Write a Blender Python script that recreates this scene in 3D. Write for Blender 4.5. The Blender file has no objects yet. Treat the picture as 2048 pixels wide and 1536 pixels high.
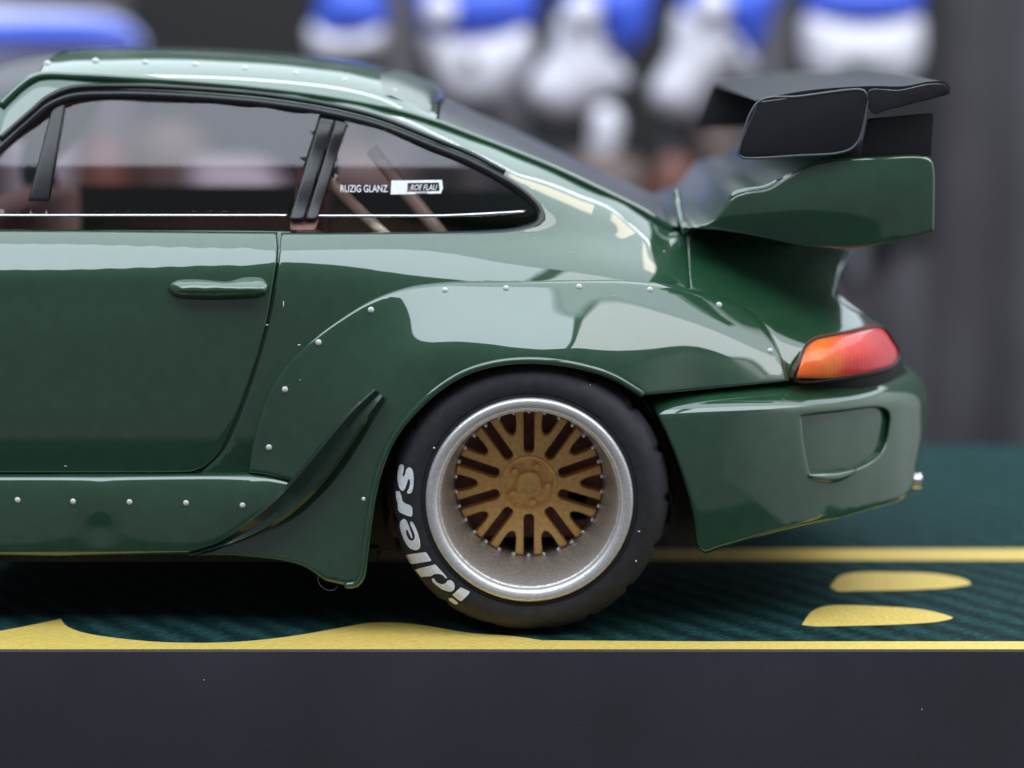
import bpy, bmesh, math, random
import numpy as np
from mathutils import Vector, Matrix
from mathutils.geometry import delaunay_2d_cdt

random.seed(4)
SC = bpy.context.scene
COL = SC.collection

# ------------------------------------------------------------------ camera
# 1 unit = about 1.8 mm of the model (100 photo pixels at the near wheel face)
D = 48.0                      # distance to the near side of the car
PITCH = math.radians(9.0)     # looking slightly down
CP, SP = math.cos(PITCH), math.sin(PITCH)
cam_d = bpy.data.cameras.new('camera')
cam = bpy.data.objects.new('camera', cam_d)
COL.objects.link(cam)
cam.location = (0, -D * CP, D * SP)
cam.rotation_euler = (math.pi / 2 - PITCH, 0, 0)
cam_d.sensor_width = 36
cam_d.lens = 36 * D / 20.48
cam_d.clip_start = 1
cam_d.clip_end = 600
cam_d.dof.use_dof = True
cam_d.dof.focus_distance = D + 0.6
cam_d.dof.aperture_fstop = 0.0844 / 1.2
SC.camera = cam

# ------------------------------------------------------------------ world, lamps, exposure
W = bpy.data.worlds.new('World')
SC.world = W
W.use_nodes = True
W.node_tree.nodes['Background'].inputs[0].default_value = (0.86, 0.88, 1.0, 1)
W.node_tree.nodes['Background'].inputs[1].default_value = 0.19
SC.view_settings.view_transform = 'Standard'
SC.view_settings.look = 'None'
SC.view_settings.gamma = 1
SC.view_settings.exposure = 0
SC.cycles.use_denoising = True
SC.cycles.max_bounces = 10
SC.cycles.transparent_max_bounces = 16
SC.cycles.sample_clamp_indirect = 6


def area(name, loc, target, sx, sy, L, col):
    l = bpy.data.lights.new(name, 'AREA')
    l.shape = 'RECTANGLE'
    l.size, l.size_y = sx, sy
    l.energy = L * math.pi * sx * sy
    l.color = col
    o = bpy.data.objects.new(name, l)
    COL.objects.link(o)
    o.location = loc
    o.rotation_euler = (Vector(target) - Vector(loc)).to_track_quat('-Z', 'Y').to_euler()
    return o


area('ceiling_light_panel', (-23, -19, 42), (-23, -19.01, 0), 64, 31, 4.2, (0.80, 0.91, 1.0))
area('ceiling_light_panel', (37.5, -19, 42), (37.5, -19.01, 0), 52, 31, 3.9, (0.90, 0.95, 0.98))
area('bright_ceiling', (4, 46.7, 42.2), (4, 46.69, 0), 118, 100, 2.3, (0.80, 0.93, 1.0))
area('warm_ceiling_lamp', (30, 26, 41.5), (30, 25.99, 0), 16, 12, 3.5, (1.0, 0.80, 0.56))
area('toy_fill', (0, 34, 38), (0, 62, 6), 60, 8, 9.5, (0.96, 0.97, 1.0))  # added fill without a visible source, brightens the background toys


# ------------------------------------------------------------------ photo pixel + depth -> place
def P(px, py, Y):
    px = np.asarray(px, float); py = np.asarray(py, float); Y = np.asarray(Y, float)
    x = (px - 1024) / 100.0
    z = (768 - py) / 100.0
    t = (Y + D * CP) / (D * CP + z * SP)
    return np.stack([t * x, Y + 0 * t, D * SP + t * (-D * SP + z * CP)], -1)


YC = 7.8                                  # centre plane of the car
ZG = float(P(1000, 1268, 0.3)[2])         # top of the display base


def ground(px, py):
    z = (768 - py) / 100.0
    t = (ZG - D * SP) / (-D * SP + z * CP)
    return (t * (px - 1024) / 100.0, t * (D * CP + z * SP) - D * CP)


class TPS:
    def __init__(self, pts, lam=1e-4):
        a = np.array(pts, float)
        self.c = a[:, :2] / 100
        n = len(a)
        K = self.phi(np.linalg.norm(self.c[:, None] - self.c[None], axis=2)) + lam * np.eye(n)
        Q = np.hstack([np.ones((n, 1)), self.c])
        A = np.zeros((n + 3, n + 3))
        A[:n, :n] = K; A[:n, n:] = Q; A[n:, :n] = Q.T
        b = np.zeros(n + 3); b[:n] = a[:, 2]
        self.w = np.linalg.solve(A, b)

    @staticmethod
    def phi(r):
        return r ** 3

    def __call__(self, px, py):
        q = np.stack([np.ravel(px), np.ravel(py)], -1) / 100.0
        r = np.linalg.norm(q[:, None] - self.c[None], axis=2)
        n = len(self.c)
        v = self.phi(r) @ self.w[:n] + self.w[n] + q @ self.w[n + 1:]
        return v.reshape(np.shape(px))


# ------------------------------------------------------------------ materials
def mat(name, base=(0.5, 0.5, 0.5), rough=0.5, metal=0.0, coat=0.0, coat_ior=1.5, coat_rough=0.02, spec=0.5,
        noise=None, bump=None, ior=1.5):
    m = bpy.data.materials.new(name)
    m.use_nodes = True
    nt = m.node_tree
    b = nt.nodes['Principled BSDF']
    b.inputs['Base Color'].default_value = (*base, 1)
    b.inputs['Roughness'].default_value = rough
    b.inputs['Metallic'].default_value = metal
    b.inputs['Coat Weight'].default_value = coat
    b.inputs['Coat IOR'].default_value = coat_ior
    b.inputs['Coat Roughness'].default_value = coat_rough
    b.inputs['Specular IOR Level'].default_value = spec
    b.inputs['IOR'].default_value = ior
    tc = nt.nodes.new('ShaderNodeTexCoord')
    if noise:                                  # (scale, amount): uneven colour
        n = nt.nodes.new('ShaderNodeTexNoise')
        n.inputs['Scale'].default_value = noise[0]
        n.inputs['Detail'].default_value = 6
        nt.links.new(tc.outputs['Object'], n.inputs['Vector'])
        r = nt.nodes.new('ShaderNodeValToRGB')
        r.color_ramp.elements[0].position = 0.3
        r.color_ramp.elements[1].position = 0.7
        k = noise[1]
        r.color_ramp.elements[0].color = (*[c * (1 - k) for c in base], 1)
        r.color_ramp.elements[1].color = (*[min(1, c * (1 + k)) for c in base], 1)
        nt.links.new(n.outputs['Fac'], r.inputs['Fac'])
        nt.links.new(r.outputs['Color'], b.inputs['Base Color'])
    if bump:                                   # (scale, strength, distance)
        n = nt.nodes.new('ShaderNodeTexNoise')
        n.inputs['Scale'].default_value = bump[0]
        n.inputs['Detail'].default_value = 3
        nt.links.new(tc.outputs['Object'], n.inputs['Vector'])
        bp = nt.nodes.new('ShaderNodeBump')
        bp.inputs['Strength'].default_value = bump[1]
        bp.inputs['Distance'].default_value = bump[2]
        nt.links.new(n.outputs['Fac'], bp.inputs['Height'])
        nt.links.new(bp.outputs['Normal'], b.inputs['Normal'])
        if coat:
            nt.links.new(bp.outputs['Normal'], b.inputs['Coat Normal'])
    return m


M = {}
M['paint'] = mat('green_paint', (0.015, 0.064, 0.030), 0.42, coat=1, coat_ior=2.0, coat_rough=0.0, spec=0.12, noise=(3, 0.10), bump=(2.2, 0.02, 0.01))
M['satin'] = mat('green_satin', (0.014, 0.036, 0.024), 0.42, coat=1, coat_ior=1.9, coat_rough=0.28, spec=0.12)
M['roof'] = mat('roof_paint', (0.014, 0.048, 0.028), 0.42, coat=1, coat_ior=1.65, spec=0.15)
M['inner'] = mat('inner_black', (0.006, 0.006, 0.007), 0.7)
M['cabin'] = mat('cabin_brown', (0.22, 0.11, 0.095), 0.75, noise=(4, 0.4))
M['trim'] = mat('black_trim', (0.010, 0.010, 0.012), 0.28, noise=(8, 0.3), bump=(14, 0.2, 0.01))
M['wing'] = mat('black_wing', (0.011, 0.011, 0.015), 0.38, bump=(20, 0.15, 0.01))
M['edge'] = mat('wing_edge_highlight', (0.10, 0.10, 0.11), 0.35)  # lighter grey puts the bright edge highlight into the colour
M['tip'] = mat('black_wing_tip', (0.02, 0.02, 0.024), 0.25, bump=(1.6, 0.5, 0.12))
M['rubber'] = mat('tyre_rubber', (0.024, 0.023, 0.028), 0.7, noise=(5, 0.3), bump=(30, 0.3, 0.012))
M['silver'] = mat('rim_silver', (0.86, 0.84, 0.83), 0.40, metal=0.7, noise=(24, 0.12), bump=(34, 0.5, 0.012))
M['barrel'] = mat('barrel_silver', (0.66, 0.64, 0.63), 0.42, metal=0.7, noise=(16, 0.25), bump=(34, 0.7, 0.014))
M['gold'] = mat('wheel_gold', (1.0, 0.51, 0.155), 0.36, metal=0.1, coat=0.3, noise=(10, 0.2), bump=(26, 0.4, 0.012))
M['chrome'] = mat('chrome', (0.85, 0.85, 0.86), 0.12, metal=1)
M['rivet'] = mat('rivet_paint', (0.75, 0.75, 0.73), 0.35)
M['print'] = mat('white_print', (0.88, 0.89, 0.92), 0.55, noise=(14, 0.08))
M['cream'] = mat('cream_tube', (1.0, 0.90, 0.68), 0.3, coat=1)
M['brake'] = mat('brake_steel', (0.05, 0.045, 0.042), 0.45, metal=1, noise=(8, 0.5))
M['yellow'] = mat('yellow_print', (0.73, 0.53, 0.125), 0.55, noise=(7, 0.07), bump=(9, 1.0, 0.05))
M['plinth'] = mat('plinth_black', (0.043, 0.041, 0.052), 0.55, noise=(0.3, 0.16), bump=(26, 0.35, 0.012))  # broad tone variation paints a slight sheen into the colour
M['lint'] = mat('lint_white', (0.7, 0.7, 0.7), 0.8)
M['blue'] = mat('toy_blue', (0.04, 0.095, 0.60), 0.5)
M['white'] = mat('toy_white', (0.66, 0.64, 0.72), 0.5)
M['lavender'] = mat('toy_lavender', (0.40, 0.40, 0.60), 0.5)
M['grey'] = mat('toy_grey', (0.26, 0.24, 0.28), 0.5)
M['toydark'] = mat('toy_dark', (0.022, 0.022, 0.028), 0.5)
M['brown'] = mat('toy_brown', (0.085, 0.055, 0.050), 0.5)
M['rust'] = mat('toy_rust', (0.13, 0.048, 0.034), 0.5)
M['shelf'] = mat('shelf_brown', (0.20, 0.125, 0.13), 0.6, noise=(0.6, 0.2))
M['wall'] = mat('wall_dark', (0.098, 0.089, 0.103), 0.8, noise=(0.15, 0.2))
M['bouncewall'] = mat('bounce_wall_pale', (0.80, 0.79, 0.76), 0.8, noise=(0.05, 0.1))  # pale surface of the added bounce wall
M['table'] = mat('table_dark', (0.04, 0.04, 0.05), 0.6, noise=(0.3, 0.2))


def carbon_lines(m):
    """fine diagonal weave relief on the bonded roof panel"""
    nt = m.node_tree
    b = nt.nodes['Principled BSDF']
    tc = nt.nodes.new('ShaderNodeTexCoord')
    mp = nt.nodes.new('ShaderNodeMapping')
    mp.inputs['Rotation'].default_value = (0, 0, math.radians(28))
    w = nt.nodes.new('ShaderNodeTexWave')
    w.inputs['Scale'].default_value = 3.2
    w.inputs['Distortion'].default_value = 0.4
    nt.links.new(tc.outputs['Object'], mp.inputs['Vector'])
    nt.links.new(mp.outputs['Vector'], w.inputs['Vector'])
    bp = nt.nodes.new('ShaderNodeBump')
    bp.inputs['Strength'].default_value = 0.35
    bp.inputs['Distance'].default_value = 0.02
    nt.links.new(w.outputs['Fac'], bp.inputs['Height'])
    nt.links.new(bp.outputs['Normal'], b.inputs['Normal'])
    nt.links.new(bp.outputs['Normal'], b.inputs['Coat Normal'])


carbon_lines(M['roof'])


def base_top_material():
    m = mat('base_print_green', (0.006, 0.022, 0.026), 0.6, spec=0.06)
    nt = m.node_tree
    b = nt.nodes['Principled BSDF']
    tc = nt.nodes.new('ShaderNodeTexCoord')
    mp = nt.nodes.new('ShaderNodeMapping')
    mp.inputs['Rotation'].default_value = (0, 0, math.radians(-36))
    nt.links.new(tc.outputs['Object'], mp.inputs['Vector'])
    w = nt.nodes.new('ShaderNodeTexWave')
    w.inputs['Scale'].default_value = 0.42
    w.inputs['Distortion'].default_value = 1.6
    w.inputs['Detail Scale'].default_value = 3
    nt.links.new(mp.outputs['Vector'], w.inputs['Vector'])
    mp2 = nt.nodes.new('ShaderNodeMapping')
    mp2.inputs['Scale'].default_value = (1.0, 2.2, 1)
    nt.links.new(mp.outputs['Vector'], mp2.inputs['Vector'])
    n = nt.nodes.new('ShaderNodeTexNoise')
    n.inputs['Scale'].default_value = 5.5
    n.inputs['Detail'].default_value = 8
    n.inputs['Roughness'].default_value = 0.8
    nt.links.new(mp2.outputs['Vector'], n.inputs['Vector'])
    mr = nt.nodes.new('ShaderNodeMapRange')
    mr.inputs['To Min'].default_value = 0.74
    nt.links.new(w.outputs['Fac'], mr.inputs['Value'])
    mul = nt.nodes.new('ShaderNodeMath'); mul.operation = 'MULTIPLY'
    nt.links.new(mr.outputs[0], mul.inputs[0]); nt.links.new(n.outputs['Fac'], mul.inputs[1])
    r = nt.nodes.new('ShaderNodeValToRGB')
    r.color_ramp.elements[0].position = 0.36
    r.color_ramp.elements[1].position = 0.60
    r.color_ramp.elements[0].color = (0.0045, 0.018, 0.017, 1)
    r.color_ramp.elements[1].color = (0.022, 0.075, 0.076, 1)
    nt.links.new(mul.outputs[0], r.inputs['Fac'])
    nt.links.new(r.outputs['Color'], b.inputs['Base Color'])
    n2 = nt.nodes.new('ShaderNodeTexNoise')
    n2.inputs['Scale'].default_value = 11
    nt.links.new(tc.outputs['Object'], n2.inputs['Vector'])
    bp = nt.nodes.new('ShaderNodeBump')
    bp.inputs['Strength'].default_value = 0.5
    bp.inputs['Distance'].default_value = 0.03
    nt.links.new(n2.outputs['Fac'], bp.inputs['Height'])
    nt.links.new(bp.outputs['Normal'], b.inputs['Normal'])
    return m


M['base'] = base_top_material()


def glass_material(name, tint, gloss_add):
    m = bpy.data.materials.new(name)
    m.use_nodes = True
    nt = m.node_tree
    nt.nodes.remove(nt.nodes['Principled BSDF'])
    out = nt.nodes['Material Output']
    tr = nt.nodes.new('ShaderNodeBsdfTransparent'); tr.inputs[0].default_value = (*tint, 1)
    gl = nt.nodes.new('ShaderNodeBsdfGlossy'); gl.inputs['Roughness'].default_value = 0.05
    gl.inputs['Color'].default_value = (0.95, 0.92, 0.95, 1)
    fr = nt.nodes.new('ShaderNodeFresnel'); fr.inputs['IOR'].default_value = 1.55
    ad = nt.nodes.new('ShaderNodeMath'); ad.operation = 'ADD'; ad.inputs[1].default_value = gloss_add
    mx = nt.nodes.new('ShaderNodeMixShader')
    tc = nt.nodes.new('ShaderNodeTexCoord')
    n = nt.nodes.new('ShaderNodeTexNoise'); n.inputs['Scale'].default_value = 0.7
    bp = nt.nodes.new('ShaderNodeBump'); bp.inputs['Strength'].default_value = 0.25; bp.inputs['Distance'].default_value = 0.15
    nt.links.new(tc.outputs['Object'], n.inputs['Vector'])
    nt.links.new(n.outputs['Fac'], bp.inputs['Height'])
    nt.links.new(fr.outputs[0], ad.inputs[0])
    nt.links.new(ad.outputs[0], mx.inputs[0])
    nt.links.new(tr.outputs[0], mx.inputs[1])
    nt.links.new(gl.outputs[0], mx.inputs[2])
    nt.links.new(mx.outputs[0], out.inputs['Surface'])
    return m


M['glass'] = glass_material('window_glass', (0.76, 0.63, 0.65), 0.012)
M['rearglass'] = mat('rear_window_glass', (0.06, 0.06, 0.075), 0.38, spec=0.35)
M['fin'] = mat('fin_green_black', (0.008, 0.028, 0.017), 0.4, coat=0.4, coat_ior=1.5)


def lamp_material():
    m = mat('tail_lamp_lens', (0.8, 0.1, 0.03), 0.25, coat=1, coat_ior=1.4, spec=0.2)
    nt = m.node_tree
    b = nt.nodes['Principled BSDF']
    tc = nt.nodes.new('ShaderNodeTexCoord')
    sx = nt.nodes.new('ShaderNodeSeparateXYZ')
    nt.links.new(tc.outputs['Object'], sx.inputs[0])
    mr = nt.nodes.new('ShaderNodeMapRange')
    mr.inputs['From Min'].default_value = 5.9
    mr.inputs['From Max'].default_value = 8.0
    nt.links.new(sx.outputs['X'], mr.inputs['Value'])
    n = nt.nodes.new('ShaderNodeTexNoise'); n.inputs['Scale'].default_value = 2.2; n.inputs['Detail'].default_value = 4
    nt.links.new(tc.outputs['Object'], n.inputs['Vector'])
    ms = nt.nodes.new('ShaderNodeMath'); ms.operation = 'MULTIPLY_ADD'
    ms.inputs[1].default_value = 0.55; ms.inputs[2].default_value = -0.27
    nt.links.new(n.outputs['Fac'], ms.inputs[0])
    ad = nt.nodes.new('ShaderNodeMath'); ad.operation = 'ADD'
    nt.links.new(mr.outputs[0], ad.inputs[0]); nt.links.new(ms.outputs[0], ad.inputs[1])
    r = nt.nodes.new('ShaderNodeValToRGB')
    e = r.color_ramp.elements
    e[0].position = 0.0; e[0].color = (0.95, 0.15, 0.035, 1)
    e[1].position = 1.0; e[1].color = (0.80, 0.012, 0.03, 1)
    x = e.new(0.30); x.color = (1.0, 0.21, 0.03, 1)
    x = e.new(0.52); x.color = (0.95, 0.10, 0.05, 1)
    x = e.new(0.72); x.color = (0.85, 0.04, 0.05, 1)
    nt.links.new(ad.outputs[0], r.inputs['Fac'])
    nt.links.new(r.outputs['Color'], b.inputs['Base Color'])
    wv = nt.nodes.new('ShaderNodeTexWave')
    wv.inputs['Scale'].default_value = 3.4
    wv.inputs['Distortion'].default_value = 0.6
    nt.links.new(tc.outputs['Object'], wv.inputs['Vector'])
    bp = nt.nodes.new('ShaderNodeBump')
    bp.inputs['Strength'].default_value = 0.2
    bp.inputs['Distance'].default_value = 0.02
    nt.links.new(wv.outputs['Fac'], bp.inputs['Height'])
    nt.links.new(bp.outputs['Normal'], b.inputs['Normal'])
    b.inputs['Subsurface Weight'].default_value = 0.3
    b.inputs['Subsurface Radius'].default_value = (0.4, 0.1, 0.05)
    return m


M['lamp'] = lamp_material()


# ------------------------------------------------------------------ object helpers
def link(name, me, m, parent=None, smooth=True, **props):
    o = bpy.data.objects.new(name, me)
    COL.objects.link(o)
    if m is not None:
        for q in (m if isinstance(m, (list, tuple)) else [m]):
            me.materials.append(q)
    if smooth:
        me.polygons.foreach_set('use_smooth', [True] * len(me.polygons))
    if parent is not None:
        o.parent = parent
        o.matrix_parent_inverse = Matrix.Translation(-Vector(parent.location)) if parent.parent is None else Matrix()
    for k, v in props.items():
        o[k] = v
    return o


def from_pydata(name, v, f, m, parent=None, smooth=True, **props):
    me = bpy.data.meshes.new(name)
    me.from_pydata([tuple(map(float, p)) for p in v], [], f)
    me.update()
    return link(name, me, m, parent, smooth, **props)


def from_bm(name, bm, m, parent=None, smooth=True, **props):
    me = bpy.data.meshes.new(name)
    bmesh.ops.recalc_face_normals(bm, faces=bm.faces)
    bm.to_mesh(me)
    bm.free()
    return link(name, me, m, parent, smooth, **props)


def empty(name, loc=(0, 0, 0), parent=None, **props):
    o = bpy.data.objects.new(name, None)
    COL.objects.link(o)
    o.location = loc
    o.empty_display_size = 0.3
    if parent:
        o.parent = parent
        if parent.parent is None:
            o.matrix_parent_inverse = Matrix.Translation(-Vector(parent.location))
    for k, v in props.items():
        o[k] = v
    return o


def sharp(o, deg=35):
    o.data.set_sharp_from_angle(angle=math.radians(deg))
    return o


def spline(pts, step=6.0, closed=False):
    """smooth curve through photo points; a third element 'c' makes a corner"""
    pts = list(pts)
    n = len(pts)
    xy = np.array([[p[0], p[1]] for p in pts], float)
    cor = [len(p) > 2 and p[2] == 'c' for p in pts]
    out = []
    segs = n if closed else n - 1
    for i in range(segs):
        a, b = i, (i + 1) % n
        p1, p2 = xy[a], xy[b]
        p0 = xy[(a - 1) % n] if (closed or a > 0) and not cor[a] else 2 * p1 - p2
        p3 = xy[(b + 1) % n] if (closed or b < n - 1) and not cor[b] else 2 * p2 - p1
        L = np.linalg.norm(p2 - p1)
        k = max(1, int(round(L / step)))
        d = [max(1e-6, np.linalg.norm(u) ** 0.5) for u in (p1 - p0, p2 - p1, p3 - p2)]
        m1 = ((p1 - p0) / d[0] - (p2 - p0) / (d[0] + d[1]) + (p2 - p1) / d[1]) * d[1]
        m2 = ((p2 - p1) / d[1] - (p3 - p1) / (d[1] + d[2]) + (p3 - p2) / d[2]) * d[1]
        for j in range(k):
            t = j / k
            out.append((2 * t ** 3 - 3 * t ** 2 + 1) * p1 + (t ** 3 - 2 * t ** 2 + t) * m1
                       + (-2 * t ** 3 + 3 * t ** 2) * p2 + (t ** 3 - t ** 2) * m2)
    if not closed:
        out.append(xy[-1])
    return np.array(out)


def inside(pts, poly):
    x, y = pts[:, 0], pts[:, 1]
    r = np.zeros(len(pts), bool)
    n = len(poly)
    for i in range(n):
        x1, y1 = poly[i]; x2, y2 = poly[(i + 1) % n]
        if y1 == y2:
            continue
        c = ((y1 > y) != (y2 > y)) & (x < (x2 - x1) * (y - y1) / (y2 - y1) + x1)
        r ^= c
    return r


def bdist(pts, loops):
    d = np.full(len(pts), 1e9)
    for poly in loops:
        for i in range(len(poly)):
            a = poly[i]; b = poly[(i + 1) % len(poly)]
            ab = b - a
            L = ab @ ab
            if L < 1e-9:
                continue
            t = np.clip(((pts - a) @ ab) / L, 0, 1)
            q = a + t[:, None] * ab
            d = np.minimum(d, np.hypot(pts[:, 0] - q[:, 0], pts[:, 1] - q[:, 1]))
    return d


def mesh2d(loops, s, rings=()):
    """triangulate the region inside loops[0] and outside the others"""
    lo = loops[0].min(0); hi = loops[0].max(0)
    g = []
    row = 0
    y = lo[1]
    while y < hi[1]:
        x = lo[0] + (s / 2 if row % 2 else 0)
        while x < hi[0]:
            g.append((x, y)); x += s
        y += s * 0.866; row += 1
    g = np.array(g)
    keep = inside(g, loops[0])
    for h in loops[1:]:
        keep &= ~inside(g, h)
    g = g[keep]
    margin = max([s * 0.55] + [r + s * 0.45 for r in rings])
    g = g[bdist(g, loops) > margin]
    extra = []
    for poly in loops:
        nx = np.roll(poly, -1, 0) - np.roll(poly, 1, 0)
        nrm = np.stack([-nx[:, 1], nx[:, 0]], -1)
        nrm /= np.maximum(1e-6, np.linalg.norm(nrm, axis=1))[:, None]
        for r in rings:
            for sg in (1, -1):
                q = poly + sg * nrm * r
                k = inside(q, loops[0])
                for h in loops[1:]:
                    k &= ~inside(q, h)
                q = q[k]
                if len(q):
                    extra.append(q[bdist(q, loops) > r * 0.9])
    pts = [tuple(p) for poly in loops for p in poly]
    edges = []
    o = 0
    for poly in loops:
        n = len(poly)
        edges += [(o + i, o + (i + 1) % n) for i in range(n)]
        o += n
    allp = pts + [tuple(p) for p in g] + [tuple(p) for e in extra for p in e]
    v, e, f, *_ = delaunay_2d_cdt([Vector(p) for p in allp], edges, [], 0, 1e-4)
    v = np.array([(p[0], p[1]) for p in v])
    f = np.array([t for t in f if len(t) == 3])
    c = v[f].mean(1)
    k = inside(c, loops[0])
    for h in loops[1:]:
        k &= ~inside(c, h)
    return v, f[k]


def boundary_edges(f):
    cnt = {}
    for t in f:
        for a, b in ((t[0], t[1]), (t[1], t[2]), (t[2], t[0])):
            cnt[(a, b)] = 1
    return [(a, b) for (a, b) in cnt if (b, a) not in cnt]


def panel(name, outline, depth, m, parent, holes=(), s=9.0, roll=0.06, skirt=0.22, step=6.0, off=0.0, **props):
    """a body panel: outline seen from the side, real depth from a smooth function, rolled edges, turned-in rim"""
    loops = [spline(outline, step, True)] + [spline(h, step, True) for h in holes]
    R = roll * 100
    rings = (0.22 * R, 0.55 * R, 1.0 * R) if roll else ()
    v, f = mesh2d(loops, s, rings)
    Y = depth(v[:, 0], v[:, 1]) + off
    if roll:
        d = bdist(v, loops) / 100
        k = np.clip(roll - d, 0, roll)
        Y = Y + roll - np.sqrt(np.maximum(0, roll * roll - k * k))
    co = P(v[:, 0], v[:, 1], Y)
    # faces towards the viewer (-Y)
    a, b, c = co[f[0, 0]], co[f[0, 1]], co[f[0, 2]]
    if np.cross(b - a, c - a)[1] > 0:
        f = f[:, ::-1]
    faces = [tuple(int(i) for i in t) for t in f]
    if skirt:
        be = boundary_edges(f)
        ids = sorted({i for e in be for i in e})
        mp = {i: len(co) + k for k, i in enumerate(ids)}
        ex = co[ids] + np.array([0, skirt, 0])
        co = np.vstack([co, ex])
        faces += [(int(b), int(a), mp[a], mp[b]) for a, b in be]
    return from_pydata(name, co, faces, m, parent, **props)


def tube(name, path, r, m, parent, seg=8, closed=False, **props):
    path = [Vector(p) for p in path]
    n = len(path)
    v, f = [], []
    up = Vector((0.13, 0.9, 0.2)).normalized()
    for i, p in enumerate(path):
        a = path[(i - 1) % n] if closed or i > 0 else p
        b = path[(i + 1) % n] if closed or i < n - 1 else p
        t = (b - a).normalized()
        u = (up - t * up.dot(t)).normalized()
        w = t.cross(u)
        ri = r[i] if isinstance(r, (list, tuple)) else r
        for k in range(seg):
            an = 2 * math.pi * k / seg
            v.append(p + ri * (math.cos(an) * u + math.sin(an) * w))
    for i in range(n if closed else n - 1):
        for k in range(seg):
            j = (i + 1) % n
            f.append((i * seg + k, i * seg + (k + 1) % seg, j * seg + (k + 1) % seg, j * seg + k))
    if not closed:
        f.append(tuple(range(seg))[::-1]); f.append(tuple((n - 1) * seg + k for k in range(seg)))
    return from_pydata(name, v, f, m, parent, **props)


def lathe(name, prof, cx, cz, m, parent, seg=128, rfun=None, **props):
    """turn (radius, Y) about the wheel axis"""
    v, f = [], []
    for k in range(seg):
        a = 2 * math.pi * k / seg
        for j, (r, y) in enumerate(prof):
            rr = rfun(r, y, a) if rfun else r
            v.append((cx + rr * math.cos(a), y, cz + rr * math.sin(a)))
    n = len(prof)
    for k in range(seg):
        q = (k + 1) % seg
        for j in range(n - 1):
            f.append((k * n + j, k * n + j + 1, q * n + j + 1, q * n + j))
    return from_pydata(name, v, f, m, parent, **props)


def box(name, lo, hi, m, parent=None, bev=0.0, seg=3, **props):
    bm = bmesh.new()
    bmesh.ops.create_cube(bm, size=1)
    for v in bm.verts:
        v.co = Vector([lo[i] + (v.co[i] + 0.5) * (hi[i] - lo[i]) for i in range(3)])
    if bev:
        bmesh.ops.bevel(bm, geom=bm.edges[:], offset=bev, segments=seg, affect='EDGES', profile=0.6)
    return sharp(from_bm(name, bm, m, parent, **props))


def prism(name, poly, y0, y1, m, parent, bev=0.03, pxspace=True, **props):
    """side-view outline (photo points, read at depth y0) with thickness from y0 to y1"""
    bm = bmesh.new()
    if pxspace:
        co = [Vector(P(p[0], p[1], y0)) for p in poly]
    else:
        co = [Vector((p[0], y0, p[1])) for p in poly]
    vs = [bm.verts.new(c) for c in co]
    fc = bm.faces.new(vs)
    ex = bmesh.ops.extrude_face_region(bm, geom=[fc])
    for g in ex['geom']:
        if isinstance(g, bmesh.types.BMVert):
            g.co.y += y1 - y0
    bmesh.ops.recalc_face_normals(bm, faces=bm.faces)
    if bev:
        bmesh.ops.bevel(bm, geom=bm.edges[:], offset=bev, segments=2, affect='EDGES', profile=0.6)
    return sharp(from_bm(name, bm, m, parent, **props), 50)


# ------------------------------------------------------------------ setting
WALL_Y = 78
v, f = [], []
n = 240
for i in range(n + 1):
    x = -95 + 190 * i / n
    y = WALL_Y - 3.4 * (0.5 + 0.5 * math.cos(x * 0.95 + 0.8 * math.sin(x * 0.21))) ** 1.5 - 0.8 * math.cos(x * 0.37 + 1.1)
    v += [(x, y, -26), (x, y, 38)]
for i in range(n):
    f.append((2 * i, 2 * i + 2, 2 * i + 3, 2 * i + 1))
from_pydata('wall', v, f, M['wall'], kind='structure')
box('tabletop', (-90, -60, -28), (90, 95, -26), M['table'], bev=0.2, kind='structure')

# pale wall added out of view, gives the bumper a soft reflection
box('bounce_wall', (64, -95, -26), (66, 70, 41), M['bouncewall'], None, kind='structure')

# ------------------------------------------------------------------ display base
base = empty('display_base', (0, 10, -25.9), label='dark green printed display base with yellow stripes under the model car',
             category='display base')
YF = ground(1000, 1300)[1]
YB = ground(1900, 890)[1]
box('plinth', (-30, YF, -25.9), (16.5, YB, ZG - 0.012), M['plinth'], base, bev=0.05)
from_pydata('printed_top', [(-29.95, YF + 0.05, ZG), (16.45, YF + 0.05, ZG), (16.45, YB - 0.05, ZG), (-29.95, YB - 0.05, ZG),
                            (-29.95, YF + 0.05, ZG - 0.011), (16.45, YF + 0.05, ZG - 0.011), (16.45, YB - 0.05, ZG - 0.011), (-29.95, YB - 0.05, ZG - 0.011)],
            [(0, 1, 2, 3), (0, 4, 5, 1), (1, 5, 6, 2), (2, 6, 7, 3), (3, 7, 4, 0)], M['base'], base, smooth=False)


def ground_print(name, outline, dz, label=None):
    loop = spline(outline, 8, True)
    pts = np.array([ground(p[0], p[1]) for p in loop])
    vv, e, ff, *_ = delaunay_2d_cdt([Vector(p) for p in pts], [(i, (i + 1) % len(pts)) for i in range(len(pts))], [], 1, 1e-5)
    fs = []
    for t in ff:
        a, b, c = (Vector(vv[i]) for i in t)
        fs.append(tuple(t) if (b - a).cross(c - a) > 0 else tuple(t)[::-1])
    pr = {'label': label} if label else {}
    return from_pydata(name, [(p[0], p[1], ZG + dz) for p in vv], fs, M['yellow'], base, smooth=False, **pr)


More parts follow.
